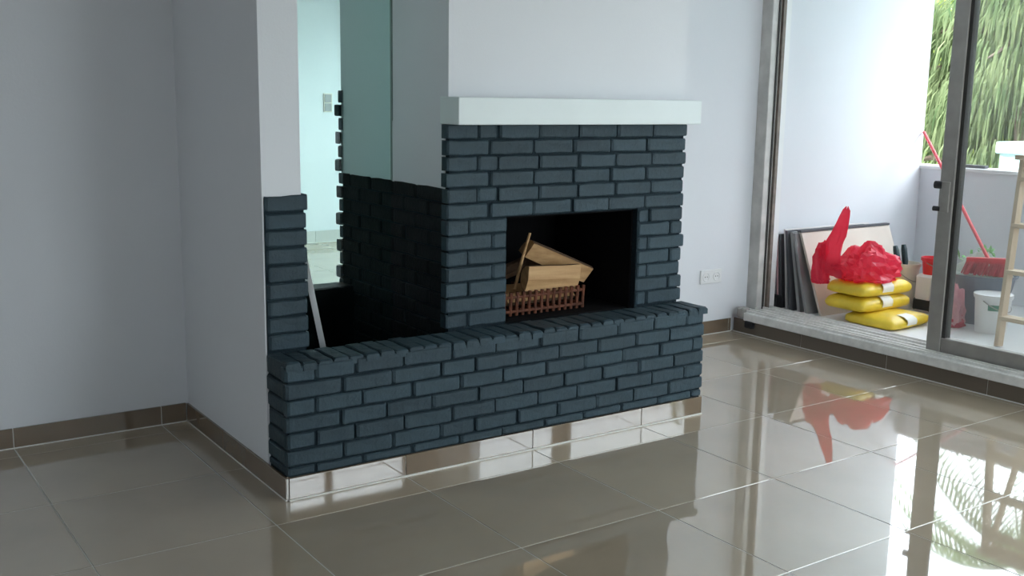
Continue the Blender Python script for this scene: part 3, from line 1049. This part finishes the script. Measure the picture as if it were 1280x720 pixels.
can = thing('white_canister', 'white plastic canister with dark base standing behind the yellow sacks', 'canister', (4.66, 0.588, ZF))
obj('canister_body', MB().box(4.58, 4.74, 0.523, 0.653, ZF, ZF + 0.245, 0.015), 'white_pl', can)
obj('dark_band', MB().box(4.576, 4.744, 0.519, 0.657, ZF + 0.01, ZF + 0.09, 0.010), 'black', can)
bucket('red_bucket', 4.66, 0.585, ZF + 0.244, 0.055, 0.068, 0.11, 'red_pl', 'small red bucket on top of the white canister')

tub = thing('mortar_tub', 'blue-grey rubble tub heaped with plastic sheet', 'tub', (4.66, 0.24, ZF))
tr_ = lambda z: 0.135 + 0.06 * (z - ZF) / 0.30
obj('tub_body', MB().lathe(4.66, 0.24, [(0.135, ZF), (tr_(ZF + 0.15), ZF + 0.15), (0.195, ZF + 0.30), (0.208, ZF + 0.305), (0.208, ZF + 0.29)], 36, (True, False)), 'blue_grey', tub)
obj('inner_wall', MB().lathe(4.66, 0.24, [(0.194, ZF + 0.302), (0.132, ZF + 0.012), (0.001, ZF + 0.012)], 36, (False, False)), 'blue_grey', tub)
BA, BB = Vector((4.53, 0.27, 0)), Vector((4.64, 0.06, 0))      # ends of the broom head lying on the heap


def broom_dist(x, y):
    d = BB - BA
    p = Vector((x, y, 0)) - BA
    t = max(-0.1, min(1.1, p.dot(d) / d.dot(d)))
    q = p - d * t
    return q.length, (d.x * p.y - d.y * p.x) / d.length       # distance, signed side (> 0: towards the parapet)


sheet = crumple(4.66, 0.24, ZF + 0.20, 0.185, 0.185, 0.225, 8.2, amp=0.24, n=64, m=40)
nv_ = []
for x, y, z in sheet.v:
    dist, side = broom_dist(x, y)
    cap = ZF + 0.306 if side < 0.05 else ZF + 0.306 + min(0.13, (side - 0.05) * 1.9)
    if z > cap:
        z = cap + 0.10 * (z - cap) * (1 if side > 0.05 else 0)
    r = math.hypot(x - 4.66, y - 0.24)
    lim = 0.132 + 0.062 * (min(z, ZF + 0.30) - ZF - 0.012) / 0.29 - 0.004
    if r > lim:
        x, y = 4.66 + (x - 4.66) * lim / r, 0.24 + (y - 0.24) * lim / r
    nv_.append((x, y, z))
sheet.v = nv_
SHEET = list(nv_)


def sheet_top(x, y):
    near = [v[2] for v in SHEET if (v[0] - x) ** 2 + (v[1] - y) ** 2 < 0.02 ** 2]
    return max(near) if near else ZF + 0.30


obj('plastic_sheet', sheet, 'clear_film', None, label='crumpled milky plastic sheet heaped in the blue-grey tub', cat='plastic sheet')
gs = thing('green_cuttings', 'fresh green leaf cuttings lying on the plastic sheet', 'plant', (4.66, 0.24, ZF + 0.38))
rg = random.Random(9)
spots_ = []
while len(spots_) < 26:
    t, r_ = rg.uniform(0, 6.28), rg.uniform(0.02, 0.15)
    x, y = 4.66 + r_ * math.cos(t), 0.24 + r_ * math.sin(t)
    if broom_dist(x, y)[1] > 0.095 and math.hypot(x - 4.60 - 0.66 * (y - 0.17), 0) > 0.03:
        spots_.append((x, y))
for x, y in spots_:
    c = Vector((x, y, sheet_top(x, y) - 0.002))
    d = Vector((rg.uniform(-0.2, 1), rg.uniform(-0.2, 1), rg.uniform(0.1, 0.6))).normalized()
    s = d.cross(Vector((rg.uniform(-1, 1), rg.uniform(-1, 1), 1))).normalized()
    L, wv = rg.uniform(0.04, 0.075), rg.uniform(0.010, 0.018)
    obj('leaf', MB().add([c, c + d * L * 0.5 + s * wv, c + d * L, c + d * L * 0.5 - s * wv, c + d * L * 0.5 + Vector((0, 0, 0.006))],
                         [(0, 1, 4), (1, 2, 4), (2, 3, 4), (3, 0, 4)]), 'green_leaf', gs)

br = thing('broom', 'long-handled red broom leaning from the tub to the parapet corner', 'broom', (4.60, 0.17, ZF + 0.30))
obj('handle', MB().tube([(4.60, 0.17, ZF + 0.40), (5.355, 1.207, 1.245)], 0.011, 10), 'red_pl', br)
obj('broom_block', MB().bar((4.53, 0.27, ZF + 0.39), (4.64, 0.06, ZF + 0.40), 0.045, 0.035, side=(1, 0, 0)), 'red_pl', br)
bm_ = MB()
rg = random.Random(2)
for k in range(160):
    u, v = rg.uniform(-1, 1), rg.uniform(-1, 1)
    p = Vector((4.585 + u * 0.055 + v * 0.02, 0.165 - u * 0.105 + v * 0.02, ZF + 0.385))
    bm_.bar(p, p + Vector((-0.02 + 0.03 * v + rg.uniform(-0.01, 0.01), -0.02 * u, -0.075)), 0.005, 0.005)
o = obj('bristles', bm_, 'red_brush', br)
o['kind'] = 'stuff'

bucket('white_bucket', 4.44, 0.02, ZF, 0.088, 0.102, 0.225, 'white_pl', 'white lidded paint bucket with green band, in front of the tub', lid='white_pl',
       lab=(ZF + 0.14, ZF + 0.175, math.radians(196), math.radians(262), 'green_pl'))
pbag = thing('pink_bag', 'small clear bag with pink and red contents beside the door stile', 'bag', (4.385, 0.243, ZF))
obj('bag_body', crumple(4.385, 0.243, ZF, 0.07, 0.085, 0.27, 12.4, amp=0.3), 'pink_film', pbag)
obj('red_contents', crumple(4.378, 0.238, ZF, 0.075, 0.088, 0.09, 14.4, amp=0.3), 'red_film', pbag)

# step ladder
ld = thing('step_ladder', 'pale wooden step ladder standing on the balcony', 'ladder', (4.2, -0.45, ZF))
fr = [Vector((4.12, -0.225, ZF)), Vector((4.30, -0.165, 1.16))]
fl = [Vector((4.12, -0.66, ZF)), Vector((4.30, -0.60, 1.16))]
rr_ = [Vector((4.66, -0.225, ZF)), Vector((4.34, -0.175, 1.12))]
rl = [Vector((4.66, -0.66, ZF)), Vector((4.34, -0.59, 1.12))]
for a, b in (fr, fl):
    obj('front_rail', MB().bar(a, b, 0.055, 0.022, side=(1, 0, 0)), 'ladder', ld)
for a, b in (rr_, rl):
    obj('rear_rail', MB().bar(a, b, 0.04, 0.02, side=(1, 0, 0)), 'ladder', ld)
for k in range(4):
    t = (0.16 + 0.255 * k) / 1.04
    a, b = fr[0].lerp(fr[1], t), fl[0].lerp(fl[1], t)
    obj('step', MB().bar(a, b, 0.085, 0.022, side=(1, 0, 0)), 'ladder', ld)
obj('top_step', MB().box(4.24, 4.42, -0.63, -0.14, 1.15, 1.175, 0.004), 'ladder', ld)
obj('rear_brace', MB().bar(rr_[0].lerp(rr_[1], 0.3), rl[0].lerp(rl[1], 0.3), 0.04, 0.015, side=(0, 0, 1)), 'ladder', ld)

# dark rail on the coping
obj('metal_bar', MB().box(5.40, 5.44, 0.74, 0.98, 1.012, 1.034, 0.003), 'board_dark', None, label='short dark metal bar lying on the parapet coping', cat='bar')

# ------------------------------------------------------------------ beyond the balcony
sh = thing('shed', 'low pale aqua flat-roofed shed beyond the parapet', 'shed', (8.2, -0.2, -3.0))
obj('shed_wall', MB().box(7.08, 9.5, -3.1, 1.65, -3.0, 1.04), 'shed', sh)
obj('shed_roof', MB().box(7.05, 9.55, -3.15, 1.68, 1.04, 1.14, 0.01), 'shed', sh)


def weeping_tree(cx, cy, ztop, rad, m, label, seed, n=5200, zlow=-1.2, wl=0.035, ll=0.55, group='trees beyond the balcony'):
    rnd = np.random.RandomState(seed)
    root = thing('weeping_tree', label, 'tree', (cx, cy, -3.0), group)
    obj('trunk', MB().tube([(cx, cy, -3.0), (cx + 0.1, cy, -1), (cx - 0.05, cy + 0.1, ztop * 0.5), (cx, cy, ztop - 0.2)], [0.26, 0.2, 0.12, 0.02], 10), 'trunk', root, smooth=True)
    for k in range(14):
        t = rnd.uniform(0, 6.28)
        z = -0.6 + (ztop - 0.3 + 0.6) * (k + 0.5) / 14
        R = rad * (0.55 + 0.45 * math.sin(math.pi * min(1, (z + 1.6) / (ztop + 1.6)) ** 0.8))
        pts = [(cx, cy, z), (cx + 0.5 * R * math.cos(t), cy + 0.5 * R * math.sin(t), z + 0.28), (cx + 0.9 * R * math.cos(t), cy + 0.9 * R * math.sin(t), z + 0.05)]
        obj('branch', MB().tube(pts, [0.06, 0.04, 0.012], 6), 'trunk', root)
    # drooping sprays in clumps
    vs, fs = [], []
    ncl = 120
    tt = rnd.uniform(0, 6.283, ncl)
    zz = rnd.uniform(zlow, ztop, ncl)
    hh = (zz - zlow) / (ztop - zlow)
    R = rad * np.sqrt(np.clip(1 - (hh * 1.02) ** 2.2, 0.02, 1)) * np.sqrt(rnd.uniform(0.25, 1, ncl))
    clx, cly = cx + R * np.cos(tt), cy + R * np.sin(tt)
    for q in range(n):
        c = rnd.randint(ncl)
        p = np.array([clx[c], cly[c], zz[c]]) + rnd.normal(0, 1, 3) * (0.26, 0.26, 0.22)
        out = np.array([p[0] - cx, p[1] - cy, 0])
        out = out / (np.linalg.norm(out) + 1e-6)
        ang = rnd.uniform(0, 6.283)
        s = np.array([math.cos(ang), math.sin(ang), 0]) * wl * rnd.uniform(0.6, 1.5)
        L = ll * rnd.uniform(0.5, 1.2)
        k = len(vs)
        pts = [p, p + out * L * 0.25 + np.array([0, 0, -L * 0.25]), p + out * L * 0.35 + np.array([0, 0, -L * 0.65]), p + out * L * 0.36 + np.array([0, 0, -L])]
        for i, pp in enumerate(pts):
            wv = (0.5, 1.0, 0.8, 0.15)[i]
            vs.append(tuple(pp - s * wv))
            vs.append(tuple(pp + s * wv))
        fs += [(k, k + 1, k + 3, k + 2), (k + 2, k + 3, k + 5, k + 4), (k + 4, k + 5, k + 7, k + 6)]
    me = bpy.data.meshes.new('foliage')
    me.from_pydata(vs, [], fs)
    me.materials.append(MT[m])
    o = bpy.data.objects.new('foliage', me)
    COL.objects.link(o)
    o.parent = root
    o.matrix_parent_inverse = Matrix.Translation(-root.location)
    o['kind'] = 'stuff'
    return root


weeping_tree(13.55, 5.1, 3.5, 2.7, 'leaf_weep', 'large weeping grey-green tree behind the pale aqua shed', 1, n=26000, ll=0.45, wl=0.015)
weeping_tree(19.2, 10.7, 4.2, 2.8, 'leaf_bright', 'bright yellow-green tree beside the edge of the balcony wall', 2, n=18000, ll=0.3, wl=0.026)
weeping_tree(13.4, -1.7, 4.8, 2.4, 'leaf_weep', 'unseen weeping tree right of the tall palm, made tall to block sky light', 3, n=12000, wl=0.03)  # out of view, raised to screen the balcony wall from the sky
weeping_tree(11.6, -8.0, 4.4, 2.4, 'leaf_weep', 'unseen weeping tree furthest from the balcony wall, added to block sky light', 5, n=9000, wl=0.035)  # out of view, added to screen the balcony wall from low sky
weeping_tree(22.0, 4.0, 4.6, 3.2, 'leaf_weep', 'taller weeping tree standing behind the other trees', 4, n=14000, ll=0.6, wl=0.03)

palm = thing('palm_tree', 'tall palm with arching dark fronds in front of the weeping trees', 'palm', (9.6, 2.35, -3.0))
PC = Vector((9.6, 2.35, 3.5))
obj('trunk', MB().tube([(9.6, 2.35, -3.0), (9.63, 2.38, 0.5), (9.6, 2.35, 3.5)], [0.2, 0.15, 0.12], 12), 'trunk', palm, smooth=True)
rg = random.Random(6)
for k in range(20):
    t = 2 * math.pi * k / 20 + rg.uniform(-0.12, 0.12)
    rise = rg.choice((0.15, 0.45, 0.75))
    L = rg.uniform(1.5, 1.9)
    d = Vector((math.cos(t), math.sin(t), 0))
    pts = [PC + d * (L * u) + Vector((0, 0, rise * 1.3 * u - (0.95 + 0.3 * rise) * u * u * 1.2)) for u in [i / 14 for i in range(15)]]
    f = MB().tube(pts, [0.022 * (1 - i / 16) for i in range(15)], 5)
    for i in range(2, 15):
        dirp = (pts[i] - pts[i - 1]).normalized()
        s = dirp.cross(Vector((0, 0, 1))).normalized()
        ln = 0.42 * math.sin(math.pi * (i + 1) / 17) + 0.05
        for sg in (-1, 1):
            for off in (0.0, 0.5):
                b = pts[i].lerp(pts[i - 1], off)
                tip = b + s * sg * ln * 0.8 + dirp * ln * 0.45 + Vector((0, 0, -0.38 * ln))
                wv = dirp * 0.022
                f.add([b - wv, b + wv, tip], [(0, 1, 2)])
    obj('frond', f, 'leaf_palm', palm)
